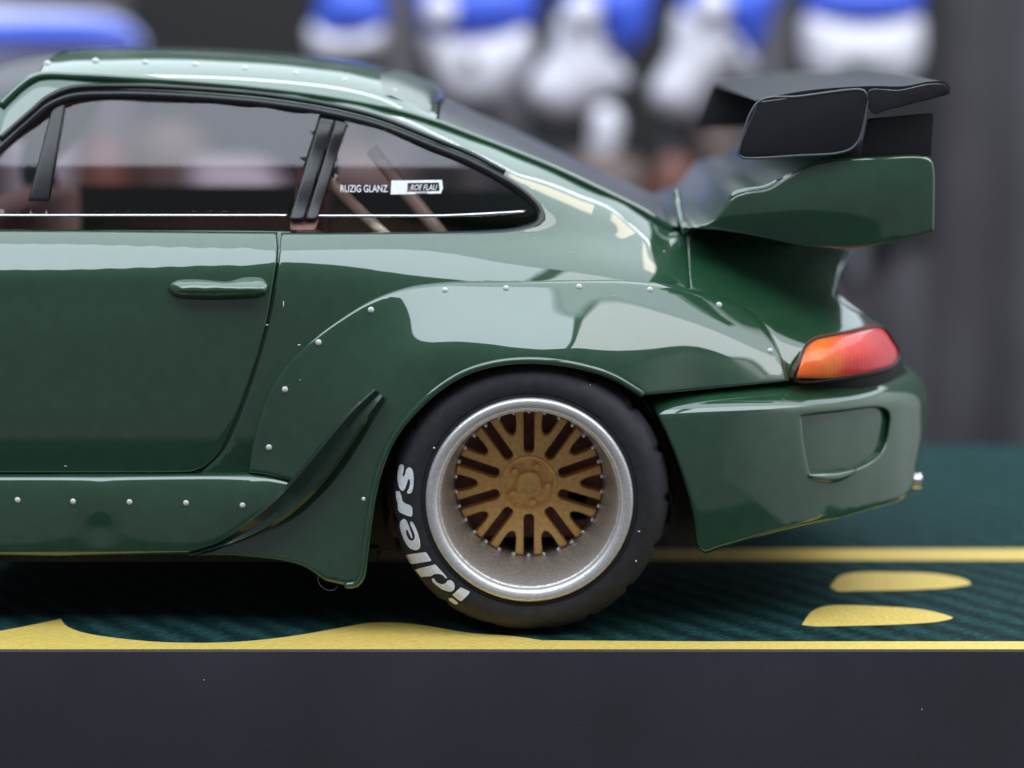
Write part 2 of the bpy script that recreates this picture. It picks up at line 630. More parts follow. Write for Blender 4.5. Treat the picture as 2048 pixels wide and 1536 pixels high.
ground_print('printed_border', [(-1800, 1299, 'c'), (-1800, 1283, 'c'), (-300, 1283, 'c'), (-120, 1282, 'c'), (0, 1262), (70, 1249), (122, 1238, 'c'), (130, 1250), (155, 1262), (195, 1271),
                                (300, 1283), (400, 1286), (500, 1282), (600, 1270), (680, 1256), (740, 1246), (800, 1246), (860, 1253), (940, 1266), (1030, 1273), (1085, 1281, 'c'), (1400, 1283, 'c'),  # edge beside the tyre follows a shadow boundary, drawn into the print
                                (2400, 1283, 'c'), (2400, 1299, 'c')], 0.004)
ground_print('printed_stripe', [(600, 1098, 'c'), (2280, 1098, 'c'), (2280, 1121, 'c'), (600, 1121, 'c')], 0.004)
ground_print('printed_oval', [(1660, 1174, 'c'), (1676, 1155), (1700, 1147), (1800, 1145), (1880, 1149), (1930, 1159), (1942, 1167), (1905, 1175), (1820, 1180), (1720, 1182), (1672, 1182)], 0.004)
ground_print('printed_oval', [(1603, 1250, 'c'), (1622, 1225), (1650, 1213), (1760, 1213), (1850, 1220), (1895, 1231), (1906, 1236), (1880, 1243), (1800, 1249), (1700, 1252), (1630, 1253)], 0.004)

# ------------------------------------------------------------------ the car: side surface
car = empty('model_car', (0, YC, ZG), label='glossy dark green model sports car with gold wheel and tall rear wing', category='model car')

def LF(x):
    return min(1, max(0, (420 - x) / 300))


S = []
for x in range(-175, 545, 60):
    S += [(x, 1130, 1.45), (x, 1030, 1.22), (x, 940, 1.10), (x, 840, 0.99), (x, 740, 0.93), (x, 640, 0.92), (x, 575, 0.965), (x, 540, 1.02), (x, 524, 1.10 + 0.03 * LF(x)), (x, 512, 1.19 + 0.06 * LF(x)),
          (x, 500, 1.27 + 0.03 * LF(x)), (x, 488, 1.37), (x, 465, 1.66), (x, 440, 1.90)]
# quarter panel: rows of depths, interpolated smoothly along the car
QY = (470, 490, 510, 530, 550, 570, 600, 640, 700, 760)
QX = (560, 680, 800, 950, 1090, 1230, 1360)
QD = ((1.60, 1.35, 1.17, 1.06, 1.00, 0.97, 0.945, 0.925, 0.925, 0.935),
      (1.68, 1.46, 1.28, 1.16, 1.07, 1.02, 0.98, 0.955, 0.945, 0.95),
      (1.78, 1.58, 1.41, 1.27, 1.16, 1.09, 1.03, 1.00, 0.98, 0.97),
      (2.05, 1.83, 1.63, 1.46, 1.31, 1.21, 1.11, 1.05, 1.02, 1.00),
      (2.38, 2.13, 1.89, 1.67, 1.49, 1.36, 1.23, 1.14, 1.08, 1.05),
      (2.92, 2.60, 2.28, 1.99, 1.76, 1.60, 1.42, 1.27, 1.15, 1.08),
      (3.98, 3.60, 3.20, 2.80, 2.42, 2.16, 1.90, 1.60, 1.32, 1.17))
qd = np.array(QD)
qx = (np.array(QX, float) - 960) / 400
for j, y in enumerate(QY):
    c = np.polyfit(qx, qd[:, j], 4)
    for x in range(560, 1365, 50):
        S.append((x, y, float(np.polyval(c, (x - 960) / 400))))
S += [(600, 940, 1.10), (650, 840, 0.99),
      (1500, 500, 4.20), (1500, 560, 3.20), (1500, 620, 2.25), (1500, 700, 1.65), (1500, 790, 1.25),
      (1640, 540, 5.2), (1640, 600, 3.9), (1640, 650, 2.85), (1640, 700, 2.15), (1640, 780, 1.75),
      (1760, 645, 4.6), (1760, 700, 3.4), (1760, 780, 2.95), (1760, 900, 2.9), (1760, 1000, 3.2),
      (1840, 780, 5.8), (1835, 900, 5.6), (1800, 1000, 5.2),
      (1400, 900, 0.75), (1400, 1090, 0.95), (1580, 900, 1.3), (1580, 1050, 1.7), (1250, 1000, 0.9), (1000, 1000, 0.95), (1050, 1150, 1.1), (800, 1130, 1.3)]
# greenhouse, leaning inwards
TOPX = ((-175, 400), (-60, 300), (60, 215), (170, 194), (280, 190), (390, 195), (500, 202), (590, 216), (680, 235), (740, 250), (800, 270), (860, 293), (920, 318), (965, 340), (1010, 365))
for x, top in TOPX:
    yb = 1.92 + max(0, (x - 600)) * 0.0010
    for q in (0.35, 0.7, 1.0):
        yy = 440 + (top - 440) * q
        h = (440 - yy) / 100
        S.append((x, yy, yb + h * 0.40 + h * h * 0.045))
S += [(1085, 425, 2.66), (1150, 420, 3.10), (1240, 430, 3.55)]
# roof rail
RAIL = [(-170, 352, 2.55), (-60, 255, 3.05), (0, 208, 3.28), (40, 170, 3.42), (75, 148, 3.50), (150, 147, 3.55), (250, 152, 3.58), (400, 162, 3.60), (520, 173, 3.62), (640, 188, 3.66), (771, 212, 3.74),
        (870, 240, 3.84), (942, 267, 3.92), (1030, 301, 4.02), (1113, 335, 4.12), (1200, 376, 4.22), (1283, 417, 4.32), (1345, 455, 4.32)]
S += [(a, b + 6, c) for a, b, c in RAIL[1:]]
SIDE = TPS(S, 6e-3)

seam_dq = [(560, 466, 'c'), (556, 510), (549, 565), (535, 645), (515, 720), (490, 795), (462, 865), (440, 905), (415, 930), (385, 944), (340, 947, 'c')]
flare_out = [(497, 946), (501, 915), (512, 860), (534, 792), (570, 733), (620, 683), (680, 638), (740, 602), (800, 579), (870, 567), (950, 563), (1060, 563), (1160, 562),
             (1250, 563), (1330, 571), (1400, 584), (1460, 601), (1500, 622), (1535, 655), (1560, 703), (1576, 750)]
win_top = [(-170, 430), (-60, 338), (0, 287), (60, 235), (95, 205), (140, 186), (230, 181), (342, 184), (513, 197), (620, 212), (700, 228), (771, 248), (873, 289), (942, 317), (1010, 353), (1056, 386),
           (1080, 414), (1083, 432), (1068, 446), (1030, 457), (960, 463), (850, 466), (700, 467)]

# body side: quarter panel, roof rail and front pillar in one pressing
rail_rev = [(a, b) for a, b, c in RAIL][::-1]
out = [(p[0], p[1]) for p in seam_dq[1:-1]]
body_out = [(562, 467, 'c')] + [(p[0] + 2.5, p[1]) for p in out[:-1]] + [(398, 948, 'c'), (500, 949, 'c')] + \
           [(p[0] + 14, p[1] + 12) for p in flare_out[1:16]] + [(1440, 607, 'c'), (1379, 591, 'c'), (1377, 530), (1372, 480), (1352, 459, 'c')] + \
           rail_rev[1:-1] + [(-170, 352, 'c')] + [(-170, 430, 'c')] + win_top[1:]
body = panel('body_side', body_out, SIDE, M['paint'], car, s=9, roll=0.05)
door_out = [(-170, 461, 'c'), (150, 462), (350, 464), (553, 466, 'c')] + [(p[0] - 2, p[1]) for p in out] + [(370, 945), (300, 946, 'c'), (-170, 946, 'c')]
door = panel('door', door_out, SIDE, M['paint'], car, s=9, roll=0.05, off=-0.01)

# door handle: long low grip with a rounded end block
HS = TPS([(x, y, 0.93 - k * (0.33 if x < 470 else 0.40) * min(1, (x - 325) / 40, (545 - x) / 14)) for x in (335, 365, 410, 450, 480, 510, 535)
          for y, k in ((553, 0.02), (560, 0.30), (567, 0.58), (574, 0.84), (581, 1.0), (588, 0.90), (595, 0.40), (602, 0.05))], 3e-3)
panel('door_handle', [(335, 575), (350, 561), (400, 558), (455, 562), (490, 553), (525, 556), (537, 572), (528, 592), (480, 600), (400, 601), (350, 594)], HS, M['paint'], door, s=5, roll=0.09, skirt=0.5, off=0.02)

# ------------------------------------------------------------------ bolted rear fender flare
F = [(497, 946, 0.88), (512, 860, 0.82), (570, 733, 0.72), (680, 638, 0.70), (740, 602, 0.72), (800, 579, 0.86), (870, 567, 1.02), (950, 563, 1.10), (1060, 563, 1.18), (1160, 562, 1.30),
     (1250, 563, 1.45), (1330, 571, 1.66), (1400, 584, 1.90), (1460, 601, 2.10), (1500, 622, 2.15), (1535, 655, 2.05), (1560, 703, 1.80), (1576, 750, 1.55),
     (1050, 718, -0.02), (990, 725, -0.02), (930, 743, -0.02), (880, 773, 0.0), (830, 818, 0.02), (790, 868, 0.04), (760, 928, 0.06), (740, 1010, 0.08), (728, 1110, 0.12), (722, 1160, 0.15),
     (1110, 721, 0.0), (1170, 733, 0.04), (1230, 754, 0.12), (1285, 785, 0.25),
     (1050, 690, 0.08), (960, 690, 0.10), (1160, 690, 0.16), (1060, 640, 0.52), (960, 640, 0.45), (1180, 640, 0.62), 
     (870, 700, 0.12), (800, 760, 0.16), (820, 660, 0.46), (740, 700, 0.48), (740, 650, 0.60), (700, 800, 0.36), (640, 860, 0.52), (620, 760, 0.62), (700, 950, 0.24), (600, 950, 0.62),
     (660, 1080, 0.30), (560, 1080, 0.62), (450, 1100, 0.80), (640, 1160, 0.34),
     (1290, 620, 1.05), (1290, 700, 0.50), (1400, 650, 1.25), (1400, 720, 0.88), (1390, 775, 0.74), (1480, 690, 1.38), (1490, 765, 1.08), (1330, 780, 0.45)]
FL = TPS(F, 6e-2)
arch = [(1292, 791, 'c'), (1262, 770), (1225, 751), (1170, 733), (1110, 722), (1050, 719), (990, 725), (930, 743), (880, 773), (830, 818), (790, 868), (762, 925), (746, 985), (736, 1050), (729, 1110), (723, 1155), (716, 1169), (700, 1172),
        (650, 1163, 'c'), (600, 1132), (480, 1114), (392, 1112, 'c'), (480, 1070), (555, 1018), (610, 968, 'c'), (560, 957), (530, 950)]
flare = panel('fender_flare', [(p[0], p[1]) if i else (497, 946, 'c') for i, p in enumerate(flare_out[:-1])] + [(1576, 752, 'c'), (1578, 762, 'c'), (1440, 776), (1330, 787)] + arch,
              FL, M['paint'], car, s=8, roll=0.07, skirt=0.35)
# turned lip along the arch
lip = spline([(1286, 789), (1225, 753), (1170, 735), (1110, 724), (1050, 721), (990, 727), (930, 745), (880, 775), (830, 820), (790, 870), (763, 927), (747, 987), (737, 1052), (730, 1110), (723, 1155), (712, 1168), (690, 1171)], 8)
tube('arch_lip', P(lip[:, 0], lip[:, 1], FL(lip[:, 0], lip[:, 1]) + 0.01), 0.075, M['paint'], flare)

# side skirt
SK = TPS([(-170, 950, 0.86), (200, 950, 0.86), (500, 949, 0.84), (610, 968, 0.70), (-170, 975, 0.74), (200, 975, 0.74), (500, 978, 0.70), (-170, 1040, 0.72), (200, 1040, 0.72), (500, 1040, 0.66),
          (-170, 1110, 0.77), (200, 1110, 0.77), (420, 1110, 0.74), (580, 1000, 0.62)])
skirt = panel('side_skirt', [(-170, 951, 'c'), (200, 950), (497, 947, 'c'), (545, 953), (612, 968, 'c'), (570, 1015), (490, 1070), (395, 1111, 'c'), (200, 1113), (-170, 1114, 'c')],
              SK, M['paint'], car, s=9, roll=0.11, skirt=0.5)
# black fin standing off the flare
fin_c = spline([(758, 786), (720, 828), (680, 880), (640, 932), (600, 978), (555, 1020), (500, 1058), (440, 1088), (378, 1108)], 8)
n = len(fin_c)
tv, tf = [], []
for i, p in enumerate(fin_c):
    q = i / (n - 1)
    tan = fin_c[min(i + 1, n - 1)] - fin_c[max(i - 1, 0)]
    nr = np.array([-tan[1], tan[0]]) / np.linalg.norm(tan)
    w = 6 + 21 * math.sin(math.pi * min(1, q * 1.05 + 0.08)) ** 0.8
    y0 = float(min(FL(p[0:1], p[1:2])[0], SK(p[0:1], p[1:2])[0] if p[1] > 960 else 9))
    proud = 0.10 + 0.34 * math.sin(math.pi * min(1, 0.1 + 0.9 * q)) ** 0.7
    for sg, d in ((1, 0.12), (1, -proud + 0.05), (0.72, -proud), (0.0, -proud + 0.07), (-0.72, -proud), (-1, -proud + 0.05), (-1, 0.12)):
        c = p + nr * w * sg
        tv.append(P(c[0], c[1], y0 + d))
for i in range(n - 1):
    for k in range(6):
        tf.append((i * 7 + k, i * 7 + k + 1, (i + 1) * 7 + k + 1, (i + 1) * 7 + k))
tf += [tuple(range(7)), tuple((n - 1) * 7 + k for k in range(7))[::-1]]
bm = bmesh.new()
vs = [bm.verts.new(tuple(p)) for p in tv]
for t in tf:
    bm.faces.new([vs[i] for i in t])
sharp(from_bm('side_fin', bm, M['fin'], car), 45)

# ------------------------------------------------------------------ rear bumper, lamp, deck
def BU(x, y):
    x = np.asarray(x, float); y = np.asarray(y, float)
    u = np.clip((x - 1290) / 576.0, 0, 0.985)
    Y = 0.30 + 6.2 * (1 - (1 - u ** 2.2) ** (1 / 2.2))
    Y = Y + 0.60 * np.clip((828 - 0.05 * (x - 1450) - y) / 50, 0, 1.6) ** 1.7 * (1 + 0.45 * np.clip((x - 1550) / 250, 0, 1.2)) + 0.045 * ((y - 950) / 100) ** 2 + 0.012 * np.sin((x + 0.6 * y) / 80.0)
    return Y + 0.16 * np.clip((1350 - x) / 50, 0, 1.3) ** 2


vent = [(1603, 833, 'c'), (1680, 824), (1758, 816), (1776, 824), (1776, 862), (1762, 905), (1722, 934), (1668, 945), (1620, 946, 'c'), (1609, 890)]
bumper = panel('rear_bumper', [(1294, 793, 'c'), (1440, 779), (1582, 764, 'c'), (1608, 753, 'c'), (1700, 738), (1785, 722, 'c'), (1826, 742), (1850, 772), (1857, 815), (1849, 865), (1834, 925), (1824, 980), (1802, 1000, 'c'),
                               (1700, 1030), (1550, 1066), (1440, 1097), (1408, 1106), (1396, 1092), (1386, 1030), (1366, 958), (1338, 882), (1312, 828)], BU, M['paint'], car, holes=[vent], s=8, roll=0.07, skirt=0.3)
panel('bumper_vent', vent, lambda x, y: BU(x, y) + 0.24, M['paint'], bumper, s=8, roll=0.0, skirt=0.0)
vl = spline([(1618, 952), (1640, 955), (1668, 955), (1694, 948), (1712, 940)], 6)  # added tube, shaped to catch a bright glint under the vent
tube('vent_glint', P(vl[:, 0], vl[:, 1], BU(vl[:, 0], vl[:, 1]) - 0.01), [0.115 * math.sin(math.pi * (0.12 + 0.80 * k / (len(vl) - 1))) for k in range(len(vl))], M['paint'], bumper)
LT = TPS([(1590, 760, 1.42), (1610, 700, 1.72), (1700, 662, 2.75), (1770, 655, 3.9), (1798, 705, 4.1), (1780, 735, 3.5), (1690, 755, 2.15), (1690, 710, 2.05), (1750, 700, 2.9), (1640, 725, 1.60)], 1e-3)
lamp = panel('tail_lamp', [(1593, 757, 'c'), (1602, 722), (1614, 695), (1632, 681), (1662, 674), (1712, 664), (1752, 656), (1766, 658), (1783, 680), (1796, 703), (1795, 716), (1784, 730), (1745, 743), (1670, 756)], LT, M['lamp'], car, s=6, roll=0.07, skirt=1.3, off=-0.09)
ls = spline([(1591, 759), (1600, 722), (1612, 693), (1631, 679), (1662, 672), (1712, 662), (1752, 654), (1768, 656), (1785, 679), (1798, 702), (1797, 717), (1785, 732), (1745, 745), (1670, 758)], 8, True)
tube('lamp_seal', P(ls[:, 0], ls[:, 1], LT(ls[:, 0], ls[:, 1]) + 0.03), 0.035, M['trim'], lamp, closed=True, seg=6)
deck = panel('rear_deck', [(1375, 474, 'c'), (1381, 590, 'c'), (1440, 602), (1498, 626), (1533, 660), (1556, 706), (1574, 756, 'c'), (1592, 758, 'c'), (1600, 720), (1616, 693), (1645, 676), (1700, 663), (1765, 652, 'c'),
                           (1735, 634), (1692, 610), (1668, 590, 'c'), (1682, 545), (1705, 500, 'c'), (1560, 475), (1450, 455), (1400, 455)], SIDE, M['paint'], car, s=9, roll=0.04)
# exhaust tip
ex = P(1829, 962, 4.6)
bm = bmesh.new()
bmesh.ops.create_cone(bm, cap_ends=False, segments=28, radius1=0.16, radius2=0.175, depth=0.26, matrix=Matrix.Translation(Vector(ex)) @ Matrix.Rotation(math.pi / 2, 4, 'Y'))
r2 = bmesh.ops.create_cone(bm, cap_ends=True, segments=28, radius1=0.13, radius2=0.13, depth=0.18, matrix=Matrix.Translation(Vector(ex)) @ Matrix.Rotation(math.pi / 2, 4, 'Y'))
from_bm('exhaust_tip', bm, M['chrome'], car)

# ------------------------------------------------------------------ roof, rear window, engine lid (plan surfaces)
rw = np.array([P(a, b, c) for a, b, c in RAIL])
cl = [(-200, 320), (0, 128), (60, 108), (120, 100), (200, 97), (300, 96), (400, 98), (500, 103), (620, 113), (720, 126), (820, 152), (890, 203), (1000, 248), (1100, 298), (1200, 344), (1300, 388), (1400, 428), (1480, 455)]
cw = np.array([P(a, b, YC) for a, b in cl])


def sm(x, xs, ys):
    xs = np.asarray(xs); ys = np.asarray(ys)
    x = np.asarray(x, float)
    # smoothed linear interpolation
    return sum(np.interp(x + d, xs, ys) * w for d, w in ((-0.5, .15), (-0.25, .2), (0, .3), (0.25, .2), (0.5, .15)))


def top_surface(name, x0, x1, m, nx=60, ny=48, lift=0.0, inset=0.0, e=3.4, cfun=None, **props):
    v, f = [], []
    for i in range(nx + 1):
        X = x0 + (x1 - x0) * i / nx
        yr = float(sm(X, rw[:, 0], rw[:, 1])) + inset
        zr = float(sm(X, rw[:, 0], rw[:, 2]))
        zc = float(sm(X, cw[:, 0], cw[:, 2])) if cfun is None else cfun(X)
        for j in range(ny + 1):
            u = -1 + 2 * j / ny
            u = math.copysign(abs(u) ** 0.8, u)
            Y = YC + u * (YC - yr)
            v.append((X, Y, zr + (zc - zr) * (1 - abs(u) ** e) + lift))
    for i in range(nx):
        for j in range(ny):
            a = i * (ny + 1) + j
            f.append((a, a + ny + 1, a + ny + 2, a + 1))
    return from_pydata(name, v, f, m, car, **props)


xr0 = float(P(75, 150, 3.5)[0]); xr1 = float(P(872, 240, 3.8)[0])
roof = top_surface('roof', xr0, xr1, M['paint'], lift=-0.01)
rb = spline([(a, b) for a, b, c in RAIL[2:]], 10)
ry = np.interp(rb[:, 0], [q[0] for q in RAIL], [q[2] for q in RAIL])
tube('roof_rail', P(rb[:, 0], rb[:, 1] + 5, ry - 0.03), 0.085, M['paint'], body)
dr = spline(win_top[2:15], 8)
tube('drip_rail', P(dr[:, 0], dr[:, 1] - 8, SIDE(dr[:, 0], dr[:, 1] - 8) - 0.01), 0.07, M['trim'], body)
roof_panel = top_surface('roof_panel', xr0 + 0.25, xr1 - 0.1, M['roof'], lift=0.012, inset=0.42)
xe = float(P(1345, 455, 4.3)[0])
top_surface('rear_window', xr1 + 0.05, xe - 0.1, M['rearglass'], lift=-0.03, inset=0.15)
top_surface('engine_lid', xe - 0.1, xe + 1.6, M['satin'], lift=-0.03)
top_surface('windscreen', xr0 - 2.4, xr0 - 0.05, M['rearglass'], lift=-0.05)
# raised lip at the back of the roof
lx = float(P(860, 230, 4.2)[0])
prof = []
v, f = [], []
ny = 44
for j in range(ny + 1):
    u = -1 + 2 * j / ny
    Y = YC + u * 3.55
    X0 = lx - 0.35 + 0.10 * (1 - u * u)
    yr = 3.84
    edge = max(0.0, 1 - abs(u) ** 5)
    for dx, dz in ((-0.8, 0.0), (-0.45, 0.05), (-0.1, 0.09), (0.14, 0.145), (0.26, 0.14), (0.33, 0.10), (0.34, 0.04), (0.26, -0.25)):
        X = X0 + dx * 1.05
        zr = float(sm(X, rw[:, 0], rw[:, 2])); zc = float(sm(X, cw[:, 0], cw[:, 2]))
        uu = min(1, abs(Y - YC) / (YC - yr))
        z = zr + (zc - zr) * (1 - uu ** 3.4)
        v.append((X, Y, z + (dz * edge if dz > 0.05 else dz)))
for j in range(ny):
    for k in range(7):
        a = j * 8 + k
        f.append((a, a + 1, a + 9, a + 8))
sharp(from_pydata('roof_spoiler', v, f, M['satin'], car), 40)

# ------------------------------------------------------------------ windows
op = spline(win_top[2:] + [(640, 466), (560, 464), (300, 463), (0, 461)], 7)
tr = spline(win_top, 7)
tube('window_trim', P(tr[:, 0], tr[:, 1] + 9, SIDE(tr[:, 0], tr[:, 1]) + 0.05), 0.105, M['trim'], car)
gl_l = [(-165, 432, 'c'), (-165, 425, 'c'), (-60, 339), (0, 289), (60, 238), (105, 206, 'c'), (140, 194), (230, 190), (342, 193), (513, 205), (640, 226, 'c'), (575, 433, 'c')]
gl_r = [(690, 240, 'c'), (771, 258), (873, 298), (942, 326), (1008, 360), (1054, 392), (1073, 418), (1062, 430), (1000, 433), (632, 433, 'c')]
def GLS(x, y):
    h = (440 - np.asarray(y, float)) / 100
    k = np.asarray(x, float)
    back = 0.00120 * 60 * np.log1p(np.exp((k - 640) / 60))
    return 1.92 + back + h * 0.30 + h * h * 0.075


wl = panel('side_window', gl_l, GLS, M['glass'], car, s=16, roll=0, skirt=0, off=0.25)
wr = panel('quarter_window', gl_r, GLS, M['glass'], car, s=16, roll=0, skirt=0, off=0.25)
for nm, par, a, b in (('window_seal', wl, -165, 574), ('window_seal', wr, 634, 1052)):
    xs = np.linspace(a, b, 30)
    ys = np.full_like(xs, 431.0)
    if b > 900:
        ys = 432 - 9 * np.clip((xs - 860) / 190, 0, 1) ** 1.5
    tube(nm, P(xs, ys, SIDE(xs, ys) + 0.10), 0.030, M['chrome'], par, seg=6)
pil = panel('door_pillar', [(640, 236, 'c'), (668, 240, 'c'), (607, 440, 'c'), (578, 440, 'c')], SIDE, M['trim'], car, s=9, roll=0.05, off=0.02)
panel('pillar_strip', [(671, 240, 'c'), (694, 246, 'c'), (634, 440, 'c'), (610, 440, 'c')], SIDE, M['trim'], pil, s=9, roll=0.05, off=0.05)
panel('window_divider', [(104, 214, 'c'), (130, 206, 'c'), (96, 402, 'c'), (56, 402, 'c')], GLS, M['trim'], car, s=9, roll=0.04, off=0.12)
panel('pillar_block', [(581, 441, 'c'), (636, 441, 'c'), (630, 461, 'c'), (580, 461, 'c')], SIDE, M['cabin'], pil, s=9, roll=0.03, off=0.2)
# stickers on the quarter window: flat print
def text_mesh(txt, size):
    c = bpy.data.curves.new('print', 'FONT')
    c.body = txt
    c.size = size
    c.offset = 0.004
    o = bpy.data.objects.new('print', c)
    COL.objects.link(o)
    bpy.context.view_layer.update()
    me = bpy.data.meshes.new_from_object(o)
    bpy.data.objects.remove(o)
    bpy.data.curves.remove(c)
    return me


def place_text(name, txt, px0, py0, width, h, depth, m, parent, shear=0.0, off=0.1):
    me = text_mesh(txt, 1.0)
    co = np.empty(len(me.vertices) * 3); me.vertices.foreach_get('co', co); co = co.reshape(-1, 3)
    w = co[:, 0].max(); hh = co[:, 1].max()
    px = px0 + co[:, 0] / w * width + shear * co[:, 1] / hh * h
    py = py0 - co[:, 1] / hh * h
    me.vertices.foreach_set('co', P(px, py, depth(px, py) + off).ravel())
    me.update()
    return link(name, me, m, parent, smooth=False)


place_text('sticker_lettering', 'RUZIG GLANZ', 680, 384, 95, 14, GLS, M['print'], wr, shear=0.0, off=0.225)
fr = [(783, 361), (884, 360), (886, 376), (882, 387), (781, 389)]
fri = [(815, 366), (878, 365), (879, 382), (814, 384)]
panel('sticker', [(*p, 'c') for p in fr], GLS, M['print'], wr, holes=[[(*p, 'c') for p in fri]], s=10, roll=0, skirt=0, off=0.228)
place_text('sticker_lettering', 'ROE FLAU', 820, 380, 52, 11, GLS, M['print'], wr, shear=0.25, off=0.222)

# ------------------------------------------------------------------ shell behind the panels, far side, cabin
shell_out = [(a, b + 8) for a, b, c in RAIL[::-1][1:]] + [(-170, 1105, 'c'), (640, 1105, 'c')]
wc = (1059, 1001)
archc = [(wc[0] + 285 * math.cos(a), wc[1] - 278 * math.sin(a)) for a in np.linspace(math.radians(200), math.radians(-18), 26)]
shell_out += archc + [(1420, 1085, 'c'), (1700, 1020, 'c'), (1790, 995, 'c'), (1825, 900), (1838, 800), (1800, 720), (1740, 640), (1680, 590), (1600, 500), (1420, 470)]
wh = [(p[0] + (9 if p[0] > 900 else 0), p[1] - (9 if i < 16 else -2)) for i, p in enumerate(win_top[3:])] + [(560, 463), (300, 461), (0, 459, 'c'), (-100, 459, 'c'), (-100, 400, 'c'), (0, 300)]
loops = [spline(shell_out, 14, True), spline(wh, 9, True)]
v, f = mesh2d(loops, 22)
Yv = np.clip(SIDE(v[:, 0], v[:, 1]), 0.3, 6.5)
near = P(v[:, 0], v[:, 1], Yv + 0.30 + 0.7 * np.clip((v[:, 0] - 1330) / 150, 0, 1) * np.clip((v[:, 1] - 760) / 60, 0, 1))
far = P(v[:, 0], v[:, 1], Yv)
far[:, 1] = 2 * YC - far[:, 1]
faces = [tuple(int(i) for i in t) for t in f]
nv = len(near)
me_v = np.vstack([near, far])
ff = faces + [tuple(i + nv for i in t) for t in faces]
# close the tail and the underside
o = from_pydata('body_shell', me_v, ff, [M['inner'], M['paint']], car)
dark = [0 if (v[t[0], 0] > 1250 and v[t[0], 1] > 700) or (v[t[0], 0] > 700 and v[t[0], 1] > 760) else 1 for t in faces]
o.data.polygons.foreach_set('material_index', dark + [1] * len(faces))
xt = float(P(1800, 850, 5)[0])
z0 = float(P(400, 1108, 2)[2]); zb = float(P(600, 470, 2)[2])
box('underbody', (-12.6, 1.5, z0 - 0.05), (-2.8, 2 * YC - 1.5, z0 + 0.25), M['inner'], car)
box('engine_tray', (-2.8, 5.2, z0 - 0.05), (3.6, 2 * YC - 5.2, z0 + 0.6), M['inner'], car)
box('tail_panel', (xt - 1.6, 4.6, z0 + 1.2), (xt - 0.5, 2 * YC - 4.6, zb - 2.6), M['inner'], car)
# cabin: floor tub, seat, dash, cage
cx0 = float(P(-160, 460, 3)[0])
box('cabin_floor', (cx0, 2.2, z0 + 0.3), (3.2, 2 * YC - 2.2, zb - 1.9), M['cabin'], car, bev=0.1)
seat = box('seat', (-6.4, 3.2, zb - 1.9), (-4.6, 6.6, zb - 0.6), M['cabin'], car, bev=0.3)
bm = bmesh.new()
bmesh.ops.create_cube(bm, size=1)
for q in bm.verts:
    q.co = Vector((q.co.x * 0.7, q.co.y * 3.2, q.co.z * 3.4)) 
    q.co.x += 0.25 * (q.co.z / 1.7)
    q.co += Vector((-4.4, 4.9, zb - 0.2))
bmesh.ops.bevel(bm, geom=bm.edges[:], offset=0.28, segments=3, affect='EDGES')
from_bm('seat_back', bm, M['cabin'], seat)
far_seat = seat.copy(); COL.objects.link(far_seat); far_seat.parent = car; far_seat.location.y += 5.6
box('dashboard', (cx0 + 0.2, 2.6, zb - 1.9), (cx0 + 1.6, 2 * YC - 2.6, zb + 0.2), M['cabin'], car, bev=0.2)
for (a, b, ya, yb, r) in (((640, 345), (775, 475), 2.85, 2.5, 0.125), ((745, 300), (895, 485), 4.0, 3.4, 0.16), ((600, 462), (640, 470), 3.0, 3.6, 0.1)):
    p0, p1 = P(*a, ya), P(*b, yb)
    tube('roll_bar', [p0 + (p1 - p0) * t for t in np.linspace(0, 1, 6)], r, M['cream'], car, seg=12)

# ------------------------------------------------------------------ rear wing
wing = empty('rear_wing', (0, 0, 0), car)
wb = [(1366, 456, 'c'), (1420, 444), (1445, 420), (1466, 394), (1490, 384), (1535, 376), (1575, 352), (1620, 328), (1660, 318), (1750, 314), (1848, 313), (1864, 322), (1869, 345), (1869, 405), (1868, 463, 'c'),
      (1840, 472), (1760, 489), (1690, 497), (1610, 492), (1520, 474), (1440, 461)]
WB = TPS([(1370, 456, 2.9), (1430, 445, 2.6), (1470, 392, 2.45), (1540, 372, 2.35), (1650, 320, 2.3), (1860, 318, 2.16), (1866, 400, 2.12), (1866, 462, 2.16), (1690, 495, 2.32), (1520, 473, 2.52),
          (1690, 400, 2.12), (1560, 420, 2.25), (1780, 380, 2.11), (1780, 450, 2.2), (1690, 455, 2.22), (1600, 455, 2.34)])
lo = spline(wb, 5, True)
v, f = mesh2d([lo], 9, (1.0, 2.6, 4.4, 6.4))
Yw = WB(v[:, 0], v[:, 1])
d = bdist(v, [lo]) / 100
k = np.clip(0.06 - d, 0, 0.06)
Yw = Yw + 0.06 - np.sqrt(np.maximum(0, 0.06 ** 2 - k * k))
n0 = P(v[:, 0], v[:, 1], Yw)
if np.cross(n0[f[0, 1]] - n0[f[0, 0]], n0[f[0, 2]] - n0[f[0, 0]])[1] > 0:
    f = f[:, ::-1]
n1 = n0.copy(); n1[:, 1] = 2 * YC - n1[:, 1]
nv = len(n0)
faces = [tuple(int(i) for i in t) for t in f] + [tuple(int(i) + nv for i in t[::-1]) for t in f]
faces += [(int(b), int(a), int(a) + nv, int(b) + nv) for a, b in boundary_edges(f)]
o = sharp(from_pydata('wing_base', np.vstack([n0, n1]), faces, [M['paint'], M['satin']], wing), 40)
nf = 2 * len(f)
o.data.polygons.foreach_set('material_index', [0] * nf + [1] * (len(faces) - nf))
le = [P(1353, 384, 5.2), P(1357, 410, 4.7), P(1363, 440, 4.25), P(1371, 463, 3.8)]
tube('lid_edge', le, 0.07, M['paint'], wing)
